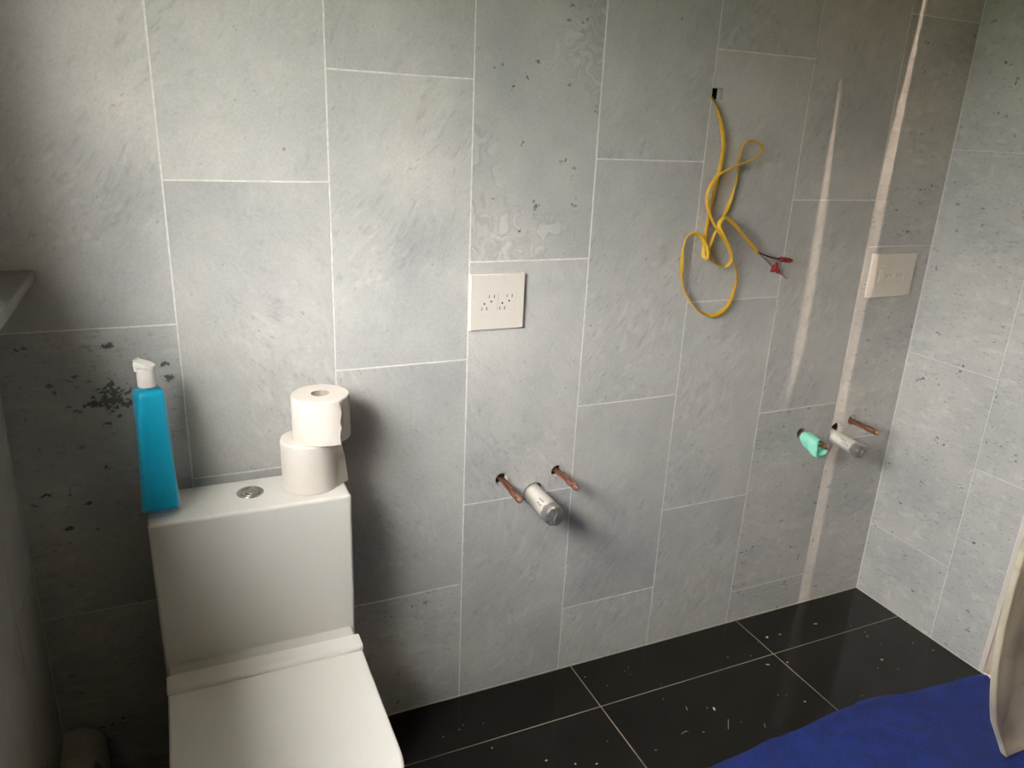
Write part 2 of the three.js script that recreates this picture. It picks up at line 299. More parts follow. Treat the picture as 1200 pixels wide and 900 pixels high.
// ---------------------------------------------------------------- blue bottle: a square bottle that twists as it narrows
{
  const t = thing('soap_bottle', 'clear square bottle of bright blue liquid with white flip cap on the toilet tank corner', 'bottle', [-0.981, 0.7605, 0.128]);
  const body = (y0, y1, grow, base) => {
    const N = 48, rows = 28, pos = [], idx = [], Ht = 0.258;
    const ring = (y) => {
      const k = y / Ht, sh = smooth(0.955, 1.0, k), hw = (0.0355 + (0.0245 - 0.0355) * k) * (1 - 0.28 * sh) + grow, hd = (0.027 + (0.021 - 0.027) * k) * (1 - 0.28 * sh) + grow, tw = -0.05 + 0.42 * k, e = 5.5, out = [];
      for (let i = 0; i < N; i++) { const a = i / N * 2 * Math.PI, c = Math.cos(a), s = Math.sin(a), r = Math.pow(Math.pow(Math.abs(c), e) + Math.pow(Math.abs(s), e), -1 / e), x = c * r * hw, z = s * r * hd; out.push([x * Math.cos(tw) + z * Math.sin(tw), y, z * Math.cos(tw) - x * Math.sin(tw)]); }
      return out;
    };
    for (let j = 0; j <= rows; j++) pos.push(...ring(y0 + (y1 - y0) * j / rows));
    for (let j = 0; j < rows; j++) for (let i = 0; i < N; i++) { const a = j * N + i, b = j * N + (i + 1) % N; idx.push(a, a + N, b, b, a + N, b + N); }
    for (const [j, f] of [[0, 1], [rows, 0]]) { const c = pos.length; pos.push([0, j ? y1 : y0, 0]); for (let i = 0; i < N; i++) { const a = j * N + i, b = j * N + (i + 1) % N; f ? idx.push(c, a, b) : idx.push(c, b, a); } }
    const g = new THREE.BufferGeometry(); g.setAttribute('position', new THREE.Float32BufferAttribute(pos.flat(), 3)); g.setIndex(idx); g.computeVertexNormals(); return g;
  };
  mesh('bottle_shell', body(0, 0.258, 0, true), new THREE.MeshPhysicalMaterial({ color: 0xffffff, roughness: 0.06, transmission: 1, thickness: 0, ior: 1.4 }), t);
  const l = mesh('blue_liquid', body(0.014, 0.25, -0.0016), new THREE.MeshPhysicalMaterial({ color: 0x00cdf2, roughness: 0.5, transmission: 0.3, thickness: 0 }), t); l.userData.label = 'bright cyan blue liquid';
  const cap = mesh('cap', new THREE.LatheGeometry([[0, 0], [0.0155, 0], [0.0158, 0.001], [0.0152, 0.03], [0.0148, 0.0345], [0.0125, 0.0365], [0.004, 0.037], [0.003, 0.041], [0, 0.041]].map(([x, y]) => new THREE.Vector2(x, y)), 40), M.white, t); cap.position.set(0, 0.2575, 0);
  const lid = new THREE.Shape(); lid.moveTo(-0.0005, -0.013); lid.lineTo(0.017, -0.0135); lid.quadraticCurveTo(0.028, -0.01, 0.031, -0.004); lid.lineTo(0.031, 0.004); lid.quadraticCurveTo(0.028, 0.01, 0.017, 0.0135); lid.lineTo(-0.0005, 0.013); lid.closePath();
  const lg = new THREE.ExtrudeGeometry(lid, { depth: 0.006, bevelEnabled: true, bevelThickness: 0.0015, bevelSize: 0.001, bevelSegments: 2 }); lg.rotateX(-Math.PI / 2);
  const fl = mesh('flip_lid', lg, M.white, cap); fl.position.set(-0.0145, 0.043, 0); fl.rotation.z = -0.3; fl.rotation.y = -0.25;
  const hinge = mesh('hinge', rbox(-0.0165, -0.011, 0.03, 0.0515, -0.011, 0.011, 0.001, 2), M.white, cap); hinge.rotation.y = -0.25;
}

// ---------------------------------------------------------------- toilet rolls
const paperN = makeNoise(133), paperN2 = makeNoise(134);
const paperBump = toTexture(512, 512, (i, j) => { const q = Math.sin(i * 0.26 + 2 * paperN(i * 0.02, j * 0.02)) * Math.sin(j * 0.26 + 2 * paperN2(i * 0.02, j * 0.02)); const v = 128 + 34 * q + 70 * (paperN(i * 0.05, j * 0.03) - 0.5); return [v, v, v]; }, false);
const edgeBump = toTexture(16, 512, (i, j) => { const v = 128 + 100 * (paperN2(0.5, j * 0.7) - 0.5); return [v, v, v]; }, false);
const paper = new THREE.MeshStandardMaterial({ color: 0xdad2c8, roughness: 0.95, bumpMap: paperBump, bumpScale: 0.0016, side: THREE.DoubleSide });
const paperEdge = new THREE.MeshStandardMaterial({ color: 0xeee6dc, roughness: 0.97, bumpMap: edgeBump, bumpScale: 0.0006 });
const card = new THREE.MeshStandardMaterial({ color: 0xa89c8c, roughness: 0.95, side: THREE.DoubleSide });
function roll(label, at, R, hgt, turn, tail) {
  const t = thing('toilet_roll', label, 'toilet roll', at); t.rotation.y = turn;
  const pts = [[0.0185, 0.0], [R - 0.003, 0], [R - 0.0008, 0.0015], [R, 0.004], [R, hgt - 0.004], [R - 0.001, hgt - 0.0012], [R - 0.003, hgt], [0.0185, hgt]], dense = [];
  for (let k = 0; k < pts.length - 1; k++) { const m = k === 3 ? 14 : 1; for (let i = 0; i < m; i++) dense.push(new THREE.Vector2(pts[k][0] + (pts[k + 1][0] - pts[k][0]) * i / m, pts[k][1] + (pts[k + 1][1] - pts[k][1]) * i / m)); }
  dense.push(new THREE.Vector2(...pts[7]));
  const g = new THREE.LatheGeometry(dense, 96), p = g.attributes.position;
  for (let i = 0; i < p.count; i++) { const x = p.getX(i), y = p.getY(i), z = p.getZ(i), r = Math.hypot(x, z), a = Math.atan2(z, x), k = 1 + (r > 0.03 ? 0.008 * Math.sin(3 * a + 1 + R * 300) + 0.004 * Math.sin(7 * a + y * 20) + 0.005 * (paperN(a * 4 + 30, y * 60) - 0.5) : 0); p.setXYZ(i, x * k, y, z * k); }
  g.computeVertexNormals(); const uv = g.attributes.uv; for (let i = 0; i < uv.count; i++) uv.setXY(i, uv.getX(i) * 4, p.getY(i) * 10);
  mesh('paper_winding', g, paper, t);
  const tube = new THREE.CylinderGeometry(0.0188, 0.0188, hgt - 0.001, 40, 1, true); tube.translate(0, hgt / 2, 0); mesh('cardboard_core', tube, card, t);
  const tg = tail(R, hgt), m = mesh('loose_sheet', tg, paper, t); m.userData.label = 'loose end of the paper';
  return t;
}
// a loose sheet: a strip that leaves the winding at angle a0 and stands off it
function flap(a0, a1, off, y0, y1, ragged) {
  return (R, hgt) => {
    const N = 20, K = 10, pos = [], uv = [], idx = [];
    for (let j = 0; j <= K; j++) for (let i = 0; i <= N; i++) {
      const k = i / N, a = a0 + (a1 - a0) * k + ragged * (paperN(j * 0.8 + 3, 7) - 0.5) * k, lift = 0.0012 + off * k * k * (1.25 - j / K + 0.3 * paperN(j * 0.5, k * 3)), y = y0 + (y1 - y0) * j / K;
      pos.push(Math.cos(a) * (R * 1.009 + lift), y, Math.sin(a) * (R * 1.009 + lift)); uv.push(a * 0.7, y * 10);
    }
    for (let j = 0; j < K; j++) for (let i = 0; i < N; i++) { const a = j * (N + 1) + i, b = a + 1, c = a + N + 1, d = c + 1; idx.push(a, b, c, b, d, c); }
    const g = new THREE.BufferGeometry(); g.setAttribute('position', new THREE.Float32BufferAttribute(pos, 3)); g.setAttribute('uv', new THREE.Float32BufferAttribute(uv, 2)); g.setIndex(idx); g.computeVertexNormals(); return g;
  };
}
roll('white toilet paper roll standing directly on the toilet tank, under another roll', [-0.693, 0.7603, 0.1], 0.0578, 0.1075, 0, flap(0.62, 0.1, 0.013, 0.001, 0.1, 0.25));
roll('white toilet paper roll stacked on top of the other roll', [-0.667, 0.8682, 0.103], 0.0585, 0.094, 0, flap(2.2, 1.12, 0.0065, 0.002, 0.0925, 0.22));

// ---------------------------------------------------------------- outlet and switch plates
function wallPlate(name, label, category, x0, x1, y0, y1) {
  const t = thing(name, label, category, [(x0 + x1) / 2, (y0 + y1) / 2, 0.0004]), w = x1 - x0, h = y1 - y0;
  return { t, w, h };
}
function insert(t, name, x0, x1, y0, y1, z = 0.0082) { return mesh(name, rbox(x0, x1, y0, y1, 0.0055, z, 0.0006, 2), M.plate, t); }
{
  const { t, w, h } = wallPlate('outlet_plate', 'square white wall plate with a pair of double power outlets above pipes', 'outlet', -0.305, -0.171, 1.0445, 1.1735);
  const s = rectShape(-w / 2 + 0.001, w / 2 - 0.001, -h / 2 + 0.001, h / 2 - 0.001), hole = new THREE.Path(); const X = w * 0.335, Y = h * 0.175;
  hole.moveTo(-X, -Y); hole.lineTo(-X, Y); hole.lineTo(X, Y); hole.lineTo(X, -Y); hole.closePath(); s.holes.push(hole);
  mesh('cover_plate', new THREE.ExtrudeGeometry(s, { depth: 0.007, bevelEnabled: true, bevelThickness: 0.001, bevelSize: 0.001, bevelSegments: 2 }), M.plate, t);
  for (const sg of [-1, 1]) {
    const m = insert(t, 'receptacle', sg < 0 ? -X + 0.0006 : 0.0004, sg < 0 ? -0.0004 : X - 0.0006, -Y + 0.0006, Y - 0.0006, 0.0078), c = sg * X / 2, z = 0.00785;
    const put = (x, y, a, b) => mesh('slot', box(c + x - a / 2, c + x + a / 2, y - b / 2, y + b / 2, z - 0.001, z + 0.0001), M.slot, m);
    const gnd = (x, y) => { const g = new THREE.CylinderGeometry(0.0022, 0.0022, 0.0011, 16).rotateX(Math.PI / 2); g.translate(c + x, y, z - 0.00045); mesh('ground_hole', g, M.slot, m); };
    put(-0.0165, -0.0145, 0.0016, 0.0068); put(-0.0045, -0.0145, 0.0018, 0.0078); gnd(-0.0105, -0.0028);
    put(0.0005, 0.0135, 0.0016, 0.0068); put(0.0135, 0.0135, 0.0018, 0.0078); gnd(0.0065, 0.0018);
  }
}
{
  const { t, w, h } = wallPlate('switch_plate', 'wide white switch plate near the right wall corner', 'switch', 0.947, 1.128, 1.0595, 1.1895);
  const s = rectShape(-w / 2 + 0.001, w / 2 - 0.001, -h / 2 + 0.001, h / 2 - 0.001), hole = new THREE.Path(); const X = w * 0.295 + 0.0008, Y = h * 0.165 + 0.0008;
  hole.moveTo(-X, -Y); hole.lineTo(-X, Y); hole.lineTo(X, Y); hole.lineTo(X, -Y); hole.closePath(); s.holes.push(hole);
  mesh('cover_plate', new THREE.ExtrudeGeometry(s, { depth: 0.007, bevelEnabled: true, bevelThickness: 0.001, bevelSize: 0.001, bevelSegments: 2 }), M.plate, t);
  const a = mesh('switch_paddle', rbox(-0.008, 0.008, -Y + 0.001, Y - 0.001, -0.003, 0.003, 0.001, 2), M.plate, t); a.position.set(-X + 0.009, 0, 0.0075); a.rotation.y = -0.2;
  for (const x of [-X + 0.018, -X + 0.062]) {
    const m = insert(t, 'receptacle', x, Math.min(x + 0.0425, X - 0.0006), -Y + 0.0006, Y - 0.0006, 0.0078);
    for (const [dx, dy] of [[0.012, 0.001], [0.016, -0.003], [0.026, 0.003], [0.03, -0.001]]) mesh('slot', box(x + dx - 0.0008, x + dx + 0.0008, dy - 0.002, dy + 0.002, 0.007, 0.0079), M.slot, m);
  }
}

// ---------------------------------------------------------------- pipe stubs
const cn = makeNoise(151), cn2 = makeNoise(152);
const copperMap = toTexture(128, 256, (i, j) => { const k = cn(i * 0.06, j * 0.05), d = smooth(0.5, 0.8, cn2(i * 0.12, j * 0.1)); return [168 - 40 * d + 20 * k, 120 - 34 * d + 16 * k, 98 - 30 * d + 12 * k]; });
const copper = new THREE.MeshStandardMaterial({ map: copperMap, metalness: 0.75, roughness: 0.42 });
const solder = new THREE.MeshStandardMaterial({ color: 0xb9a79a, metalness: 0.9, roughness: 0.35 });
const lathe = (pts, n = 32) => new THREE.LatheGeometry(pts.map(([x, y]) => new THREE.Vector2(x, y)), n).rotateX(Math.PI / 2);   // axis along z, out of the wall
function copperPipe(label, x, y, len, tilt, tape) {
  const t = thing('copper_pipe', label, 'pipe', [x, y, 0]); t.rotation.set(...tilt);
  mesh('pipe', lathe([[0.0073, -0.139], [0.0079, -0.139], [0.0079, len * 0.5], [0.0092, len * 0.52], [0.0092, len - 0.008], [0.0086, len - 0.003], [0.006, len], [0, len + 0.0005]]), copper, t);
  mesh('stop_end', lathe([[0, len + 0.0022], [0.003, len + 0.002], [0.0048, len + 0.0006], [0.005, len - 0.001]].reverse()), solder, t);
  return t;
}
copperPipe('left copper pipe stub of the pair below the power outlet', -0.2, 0.640, 0.106, [0.03, 0, 0]);
copperPipe('right copper pipe stub of the pair below the power outlet', -0.041, 0.640, 0.094, [0.02, 0.04, 0]);
copperPipe('bare copper pipe stub nearest the right wall corner', 1.01, 0.655, 0.098, [0.02, 0.02, 0]);
const wrapped = copperPipe('copper pipe stub with green tape wrapped loosely round its end', 0.803, 0.638, 0.1, [0.02, 0, 0]);
{
  // tape: a flattened tube with a folded flag hanging at its lower left
  const N = 64, K = 8, pos = [], idx = [], L0 = 0.022, L1 = 0.083;
  for (let j = 0; j <= K; j++) for (let i = 0; i <= N; i++) {
    const k = i / N, a = 0.4 + k * 2 * Math.PI * 1.55, m = j / K, rr_ = 0.0125 + 0.011 * k + 0.004 * Math.sin(3 * a + 2 * m) * k, sx = 1.12, sy = 1.2, drop = -0.006 - 0.006 * m;
    pos.push(Math.cos(a) * rr_ * sx - 0.004, Math.sin(a) * rr_ * sy + drop, L0 + (L1 - L0) * m + 0.006 * Math.sin(a * 1.3 + m));
  }
  for (let j = 0; j < K; j++) for (let i = 0; i < N; i++) { const a = j * (N + 1) + i, b = a + 1, c = a + N + 1, d = c + 1; idx.push(a, b, c, b, d, c); }
  const g = new THREE.BufferGeometry(); g.setAttribute('position', new THREE.Float32BufferAttribute(pos, 3)); g.setIndex(idx); g.computeVertexNormals();
  const o = mesh('green_tape', g, M.tape, wrapped); o.userData.label = 'mint green tape wrapping';
  const fp = [], fi = [];
  for (let j = 0; j <= 6; j++) for (let i = 0; i <= 12; i++) { const u = i / 12, v = j / 6; fp.push(-0.030 + 0.008 * v + 0.04 * u, 0.006 - 0.05 * v - 0.004 * u + 0.004 * Math.sin(u * 7) * v, 0.05 + 0.03 * u + 0.006 * Math.sin(u * 11 + v * 2)); }
  for (let j = 0; j < 6; j++) for (let i = 0; i < 12; i++) { const a = j * 13 + i, b = a + 1, c = a + 13, d = c + 1; fi.push(a, b, c, b, d, c); }
  const fg = new THREE.BufferGeometry(); fg.setAttribute('position', new THREE.Float32BufferAttribute(fp, 3)); fg.setIndex(fi); fg.computeVertexNormals();
  mesh('tape_end', fg, M.tape, o);
}
function printMap(seed, lines) {                                       // the marking on the pipe is too small to read in the photograph: short dark strokes
  const c = document.createElement('canvas'); c.width = 512; c.height = 256; const x = c.getContext('2d'), r = rng(seed);
  x.fillStyle = '#d9d3c8'; x.fillRect(0, 0, 512, 256);
  for (let k = 0; k < 60; k++) { x.fillStyle = `rgba(150,140,126,${0.1 + 0.25 * r()})`; x.fillRect(r() * 512, r() * 256, 3 + 12 * r(), 1 + 4 * r()); }
  x.strokeStyle = '#37322d'; x.lineWidth = 3;
  for (const [cx, cy, n] of lines) for (let k = 0; k < n; k++) {
    const px = cx + k * 27; x.beginPath(); x.moveTo(px, cy - 5); x.lineTo(px + 6 * r(), cy + 5); x.moveTo(px, cy + 8 * (r() - 0.5)); x.lineTo(px + 17, cy + 8 * (r() - 0.5)); x.moveTo(px + 15, cy - 5 * r()); x.lineTo(px + 12, cy + 5); x.stroke();
  }
  const t = new THREE.CanvasTexture(c); t.colorSpace = THREE.SRGBColorSpace; t.wrapS = t.wrapT = THREE.RepeatWrapping; return t;
}
function drainPipe(label, x, y, R, len, tilt, map, crumple) {
  const t = thing('drain_pipe', label, 'pipe', [x, y, 0]); t.rotation.set(...tilt);
  const body = lathe([[R - 0.003, -0.139], [R, -0.139], [R, 0], [R, len - 0.001], [R - 0.001, len], [R - 0.003, len], [R - 0.003, -0.139]], 40), q = body.attributes.uv;
  for (let i = 0; i < q.count; i++) q.setXY(i, Math.max(-1, body.attributes.position.getZ(i) / len), 1 - q.getX(i));      // print runs along the pipe
  mesh('pipe', body, new THREE.MeshPhysicalMaterial({ map, roughness: 0.4 }), t);
  const g = lathe([[R + 0.0014, len - 0.022], [R + 0.0017, len - 0.01], [R + 0.0012, len + 0.002], [R - 0.003, len + 0.0045], [R * 0.55, len + 0.003], [R * 0.3, len + 0.0055], [0, len + 0.004]], 40), p = g.attributes.position, n = makeNoise(crumple);
  for (let i = 0; i < p.count; i++) { const X = p.getX(i), Y = p.getY(i), Z = p.getZ(i), q = n(X * 220 + 50, Y * 220 + Z * 90 + 50) - 0.5, r = Math.hypot(X, Y) + 1e-6, s = 1 + 0.0022 * q / r * (r > R * 0.9 ? 1 : 0); p.setXYZ(i, X * s, Y * s, Z + 0.008 * q * (Z < len - 0.015 ? 1.6 : 1)); }
  g.computeVertexNormals();
  const cap = mesh('tape_cap', g, M.silver, t); cap.userData.label = 'crumpled silver tape over the pipe end';
  // a stuck-on ridge of tape across the end
  const rib = new THREE.TubeGeometry(new THREE.CatmullRomCurve3([new THREE.Vector3(-R * 0.15, R * 0.95, len + 0.004), new THREE.Vector3(R * 0.1, R * 0.4, len + 0.0085), new THREE.Vector3(-R * 0.1, -R * 0.3, len + 0.0075), new THREE.Vector3(R * 0.05, -R * 0.9, len + 0.003)]), 16, 0.0034, 6);
  mesh('tape_fold', rib, M.silver, cap);
  return t;
}
drainPipe('white plastic drain pipe capped with silver tape, between the two bare copper stubs', -0.111, 0.588, 0.0255, 0.118, [0.02, 0, 0], printMap(3, [[250, 150, 4], [270, 168, 4]]), 161);
drainPipe('white plastic drain pipe with dark print beside the green tape', 0.937, 0.613, 0.0205, 0.108, [0.05, -0.02, 0], printMap(8, [[190, 160, 4], [230, 178, 5]]), 171);

// ---------------------------------------------------------------- yellow cable hanging from its hole
{
  const t = thing('electrical_cable', 'tangled yellow electrical cable hanging from a small square hole', 'cable', [0.322, 1.591, 0]);
  const P = [[0.312, 1.588, -0.018], [0.309, 1.583, -0.006], [0.309, 1.572, 0.008], [0.330, 1.536, 0.010], [0.349, 1.482, 0.012], [0.352, 1.426, 0.009], [0.343, 1.355, 0.008], [0.334, 1.290, 0.009], [0.331, 1.230, 0.011], [0.327, 1.204, 0.016], [0.330, 1.194, 0.024], [0.3305, 1.206, 0.030], [0.320, 1.234, 0.027], [0.296, 1.259, 0.024], [0.272, 1.254, 0.02], [0.262, 1.228, 0.018], [0.264, 1.185, 0.017], [0.275, 1.129, 0.015], [0.303, 1.087, 0.014], [0.347, 1.051, 0.013], [0.395, 1.042, 0.013], [0.429, 1.065, 0.014], [0.445, 1.114, 0.016], [0.443, 1.153, 0.019], [0.418, 1.189, 0.025], [0.388, 1.227, 0.032], [0.355, 1.262, 0.034], [0.327, 1.298, 0.031], [0.308, 1.348, 0.026], [0.330, 1.396, 0.024], [0.380, 1.423, 0.025], [0.441, 1.444, 0.024], [0.467, 1.468, 0.021], [0.443, 1.487, 0.018], [0.414, 1.482, 0.016], [0.403, 1.448, 0.013], [0.407, 1.388, 0.010], [0.392, 1.326, 0.010], [0.371, 1.283, 0.012], [0.354, 1.255, 0.016], [0.344, 1.219, 0.017], [0.353, 1.196, 0.017], [0.373, 1.181, 0.018], [0.399, 1.173, 0.022], [0.408, 1.190, 0.030], [0.388, 1.226, 0.041], [0.357, 1.262, 0.044], [0.344, 1.284, 0.042], [0.362, 1.300, 0.038], [0.392, 1.287, 0.036], [0.434, 1.256, 0.032], [0.478, 1.223, 0.026], [0.499, 1.209, 0.022]].map(([x, y, z]) => new THREE.Vector3(x - 0.322, y - 1.591, z));
  const curve = new THREE.CatmullRomCurve3(P, false, 'centripetal'), n = 520, K = 10, frames = curve.computeFrenetFrames(n, false), pos = [], idx = [], tw = makeNoise(181), up = new THREE.Vector3(0, 0, 1);
  for (let i = 0; i <= n; i++) {
    const c = curve.getPointAt(i / n), T = frames.tangents[i], side = new THREE.Vector3().crossVectors(T, up).normalize(), out = new THREE.Vector3().crossVectors(side, T).normalize();
    const a = (tw(i * 0.024, 3) - 0.5) * 5.5, A = side.clone().multiplyScalar(Math.cos(a)).addScaledVector(out, Math.sin(a)), B = out.clone().multiplyScalar(Math.cos(a)).addScaledVector(side, -Math.sin(a));
    for (let k = 0; k < K; k++) { const q = k / K * 2 * Math.PI, p = c.clone().addScaledVector(A, Math.cos(q) * 0.0054).addScaledVector(B, Math.sin(q) * 0.0025); pos.push(p.x, p.y, p.z); }
  }
  for (let i = 0; i < n; i++) for (let k = 0; k < K; k++) { const a = i * K + k, b = i * K + (k + 1) % K; idx.push(a, b, a + K, b, b + K, a + K); }
  const g = new THREE.BufferGeometry(); g.setAttribute('position', new THREE.Float32BufferAttribute(pos, 3)); g.setIndex(idx); g.computeVertexNormals();
  mesh('yellow_sheath', g, M.cable, t);
  const wire = (name, mat, pts, r, label) => { const o = mesh(name, new THREE.TubeGeometry(new THREE.CatmullRomCurve3(pts.map(([x, y, z]) => new THREE.Vector3(x - 0.322, y - 1.591, z))), 24, r, 8), mat, t); o.userData.label = label; return o; };
  const bw = wire('wire', M.blackWire, [[0.496, 1.211, 0.022], [0.52, 1.201, 0.022], [0.554, 1.192, 0.022], [0.592, 1.1855, 0.02]], 0.0021, 'black insulated wire');
  const ww = wire('wire', M.whiteWire, [[0.496, 1.21, 0.021], [0.52, 1.195, 0.02], [0.545, 1.177, 0.02], [0.572, 1.158, 0.019]], 0.0019, 'grey white insulated wire');
  wire('wire', M.copperWire, [[0.496, 1.2095, 0.0235], [0.517, 1.196, 0.025], [0.54, 1.182, 0.027], [0.558, 1.166, 0.024], [0.605, 1.139, 0.02], [0.617, 1.132, 0.02]], 0.0011, 'bare copper wire');
  const nut = (parent, x, y, z, ang, len, wings) => {
    const parts = [new THREE.LatheGeometry([[0, 0], [0.0062, 0], [0.0074, 0.002], [0.0072, 0.011], [0.0062, 0.013], [0.0047, len - 0.002], [0.004, len], [0, len]].map(([a, b]) => new THREE.Vector2(a, b)), 12)];
    for (let k = 0; k < 10; k++) { const a = k / 10 * 2 * Math.PI; parts.push(new THREE.BoxGeometry(0.0012, len * 0.8, 0.0012).translate(Math.cos(a) * 0.0062, len * 0.45, Math.sin(a) * 0.0062)); }
    if (wings) for (const s of [-1, 1]) { const w = new THREE.ExtrudeGeometry(new THREE.Shape([new THREE.Vector2(0, 0), new THREE.Vector2(0.011, -0.002), new THREE.Vector2(0.0125, 0.004), new THREE.Vector2(0.003, 0.015)]), { depth: 0.003, bevelEnabled: false }); w.translate(0.003, 0.002, -0.0015); if (s < 0) w.rotateY(Math.PI); parts.push(w); }
    const gg = mergeGeometries(parts.map((q) => { const e = q.index ? q.toNonIndexed() : q; e.deleteAttribute('uv'); return e; })); gg.rotateZ(ang);
    const o = mesh('wire_nut', gg, M.wireNut, parent); o.position.set(x - 0.322, y - 1.591, z); o.userData.label = 'red twist-on wire connector';
  };
  nut(bw, 0.583, 1.187, 0.0205, -Math.PI / 2 - 0.13, 0.042, false); nut(ww, 0.562, 1.168, 0.02, -Math.PI / 2 - 0.62, 0.03, true);
}

// ---------------------------------------------------------------- baseboard heater along the left wall
{
  const t = thing('baseboard_heater', 'pale metal baseboard heater end low in the corner left of the toilet', 'heater', [XL + 0.006, 0, 0.004]);
  const prof = (o) => { const s = new THREE.Shape(); s.moveTo(0, 0.02); s.lineTo(0.07 + o, 0.02); s.lineTo(0.073 + o, 0.05); s.lineTo(0.071 + o, 0.155); s.quadraticCurveTo(0.07 + o, 0.18, 0.052 + o, 0.192); s.lineTo(0.035, 0.2 + o); s.lineTo(0, 0.2 + o); s.closePath(); return s; };
  const ex = (o, d) => new THREE.ExtrudeGeometry(prof(o), { depth: d, bevelEnabled: true, bevelThickness: 0.001, bevelSize: 0.001, bevelSegments: 1 });
  mesh('end_cap', ex(0.0015, 0.092).translate(0, 0, 0.001), M.heater, t);
  const s = new THREE.Shape(); s.moveTo(0, 0.02); s.lineTo(0.07, 0.02); s.lineTo(0.072, 0.05); s.lineTo(0.07, 0.15); s.lineTo(0.045, 0.15); s.lineTo(0.04, 0.178); s.lineTo(0.036, 0.199); s.lineTo(0, 0.199); s.closePath();
  mesh('front_cover', new THREE.ExtrudeGeometry(s, { depth: 1.75, bevelEnabled: false }).translate(0, 0, 0.0955), M.heater, t);
  mesh('air_damper', new THREE.ExtrudeGeometry(new THREE.Shape([new THREE.Vector2(0.0365, 0.199), new THREE.Vector2(0.06, 0.185), new THREE.Vector2(0.061, 0.187), new THREE.Vector2(0.0375, 0.201)]), { depth: 1.75, bevelEnabled: false }).translate(0, 0, 0.0955), M.heater, t);
  for (const z of [0.02, 1.75]) mesh('bracket', box(0.004, 0.06, 0.0, 0.02, z, z + 0.04), M.heater, t);
}

// ---------------------------------------------------------------- blue drop cloth on the floor
{
  const edge = [[-0.35, 0.50], [0.0, 0.475], [0.208, 0.459], [0.391, 0.446], [0.53, 0.443], [0.662, 0.432], [0.76, 0.428], [0.80, 0.432], [0.874, 0.45], [1.0, 0.462], [1.185, 0.478]];
  const zEdge = (x) => { let k = 0; while (k < edge.length - 2 && x > edge[k + 1][0]) k++; const [a, b] = edge[k], [c, d] = edge[k + 1]; return b + (d - b) * (x - a) / (c - a); };
  const n = makeNoise(211), n2 = makeNoise(212), NX = 150, NZ = 80, pos = [], uv = [], idx = [];
  const top = (x, z, e) => { const fold = 0.006 * Math.exp(-Math.pow((z - e - 0.018) / 0.01, 2)) * (0.4 + n(x * 9, 2)), w = 0.010 * Math.pow(n(x * 7 + z * 3, z * 8), 3) + 0.004 * Math.max(0, 1 - Math.abs(n2(x * 5 + 8, z * 5) - 0.5) * 16); return 0.0028 + (fold + w) * smooth(0, 0.02, z - e + 0.006); };
  for (const layer of [1, 0]) for (let j = 0; j <= NZ; j++) for (let i = 0; i <= NX; i++) {
    const x = -0.35 + (1.18 + 0.35) * i / NX, e = zEdge(x) + 0.004 * (n2(x * 30, 1) - 0.5), k = j / NZ, z = e + (1.75 - e) * Math.pow(k, 1.4);
    pos.push(x, layer ? top(x, z, e) : 0.0008, z); uv.push(x, z);
  }
  const S = (NX + 1) * (NZ + 1);
  for (let j = 0; j < NZ; j++) for (let i = 0; i < NX; i++) { const a = j * (NX + 1) + i, b = a + 1, c = a + NX + 1, d = c + 1; idx.push(a, c, b, b, c, d, S + a, S + b, S + c, S + b, S + d, S + c); }
  for (let i = 0; i < NX; i++) { idx.push(i, i + 1, S + i, i + 1, S + i + 1, S + i); const q = NZ * (NX + 1) + i; idx.push(q, S + q, q + 1, q + 1, S + q, S + q + 1); }
  for (let j = 0; j < NZ; j++) { const a = j * (NX + 1), b = a + NX + 1; idx.push(a, S + a, b, b, S + a, S + b); const c = a + NX, d = b + NX; idx.push(c, d, S + c, d, S + d, S + c); }
  const g = new THREE.BufferGeometry(); g.setAttribute('position', new THREE.Float32BufferAttribute(pos, 3)); g.setAttribute('uv', new THREE.Float32BufferAttribute(uv, 2)); g.setIndex(idx); g.computeVertexNormals();
  const r = rng(214), dust = new Float32Array(512 * 512); for (let k = 0; k < 520; k++) { const x = Math.floor(r() * 512), y = Math.floor(r() * 512), l = 1 + Math.floor(7 * r() * r()), v = r() < 0.5; for (let q = 0; q < l; q++) dust[((y + (v ? q : 0)) % 512) * 512 + (x + (v ? 0 : q)) % 512] = 0.2 + 0.5 * r(); }
  const map = toTexture(512, 512, (i, j) => { const v = 0.95 + 0.2 * (n(i * 0.03, j * 0.03) - 0.5) + 0.4 * (n2(i * 0.9, j * 0.25) - 0.5), d = dust[j * 512 + i] * 70; return [27 * v + d, 50 * v + d, 128 * v + d * 0.7]; });
  map.repeat.set(2, 2);
  const bump = toTexture(512, 512, (i, j) => { const v = 128 + 60 * (n2(i * 0.5, j * 0.12) - 0.5) + 60 * (n(i * 0.12, j * 0.6) - 0.5); return [v, v, v]; }, false); bump.repeat.set(3, 3);
  const o = mesh('drop_cloth', g, new THREE.MeshPhysicalMaterial({ map, roughness: 0.62, bumpMap: bump, bumpScale: 0.004 }), scene);
  tag(o, 'blue woven drop cloth spread over the black floor tiles', 'drop cloth');
}

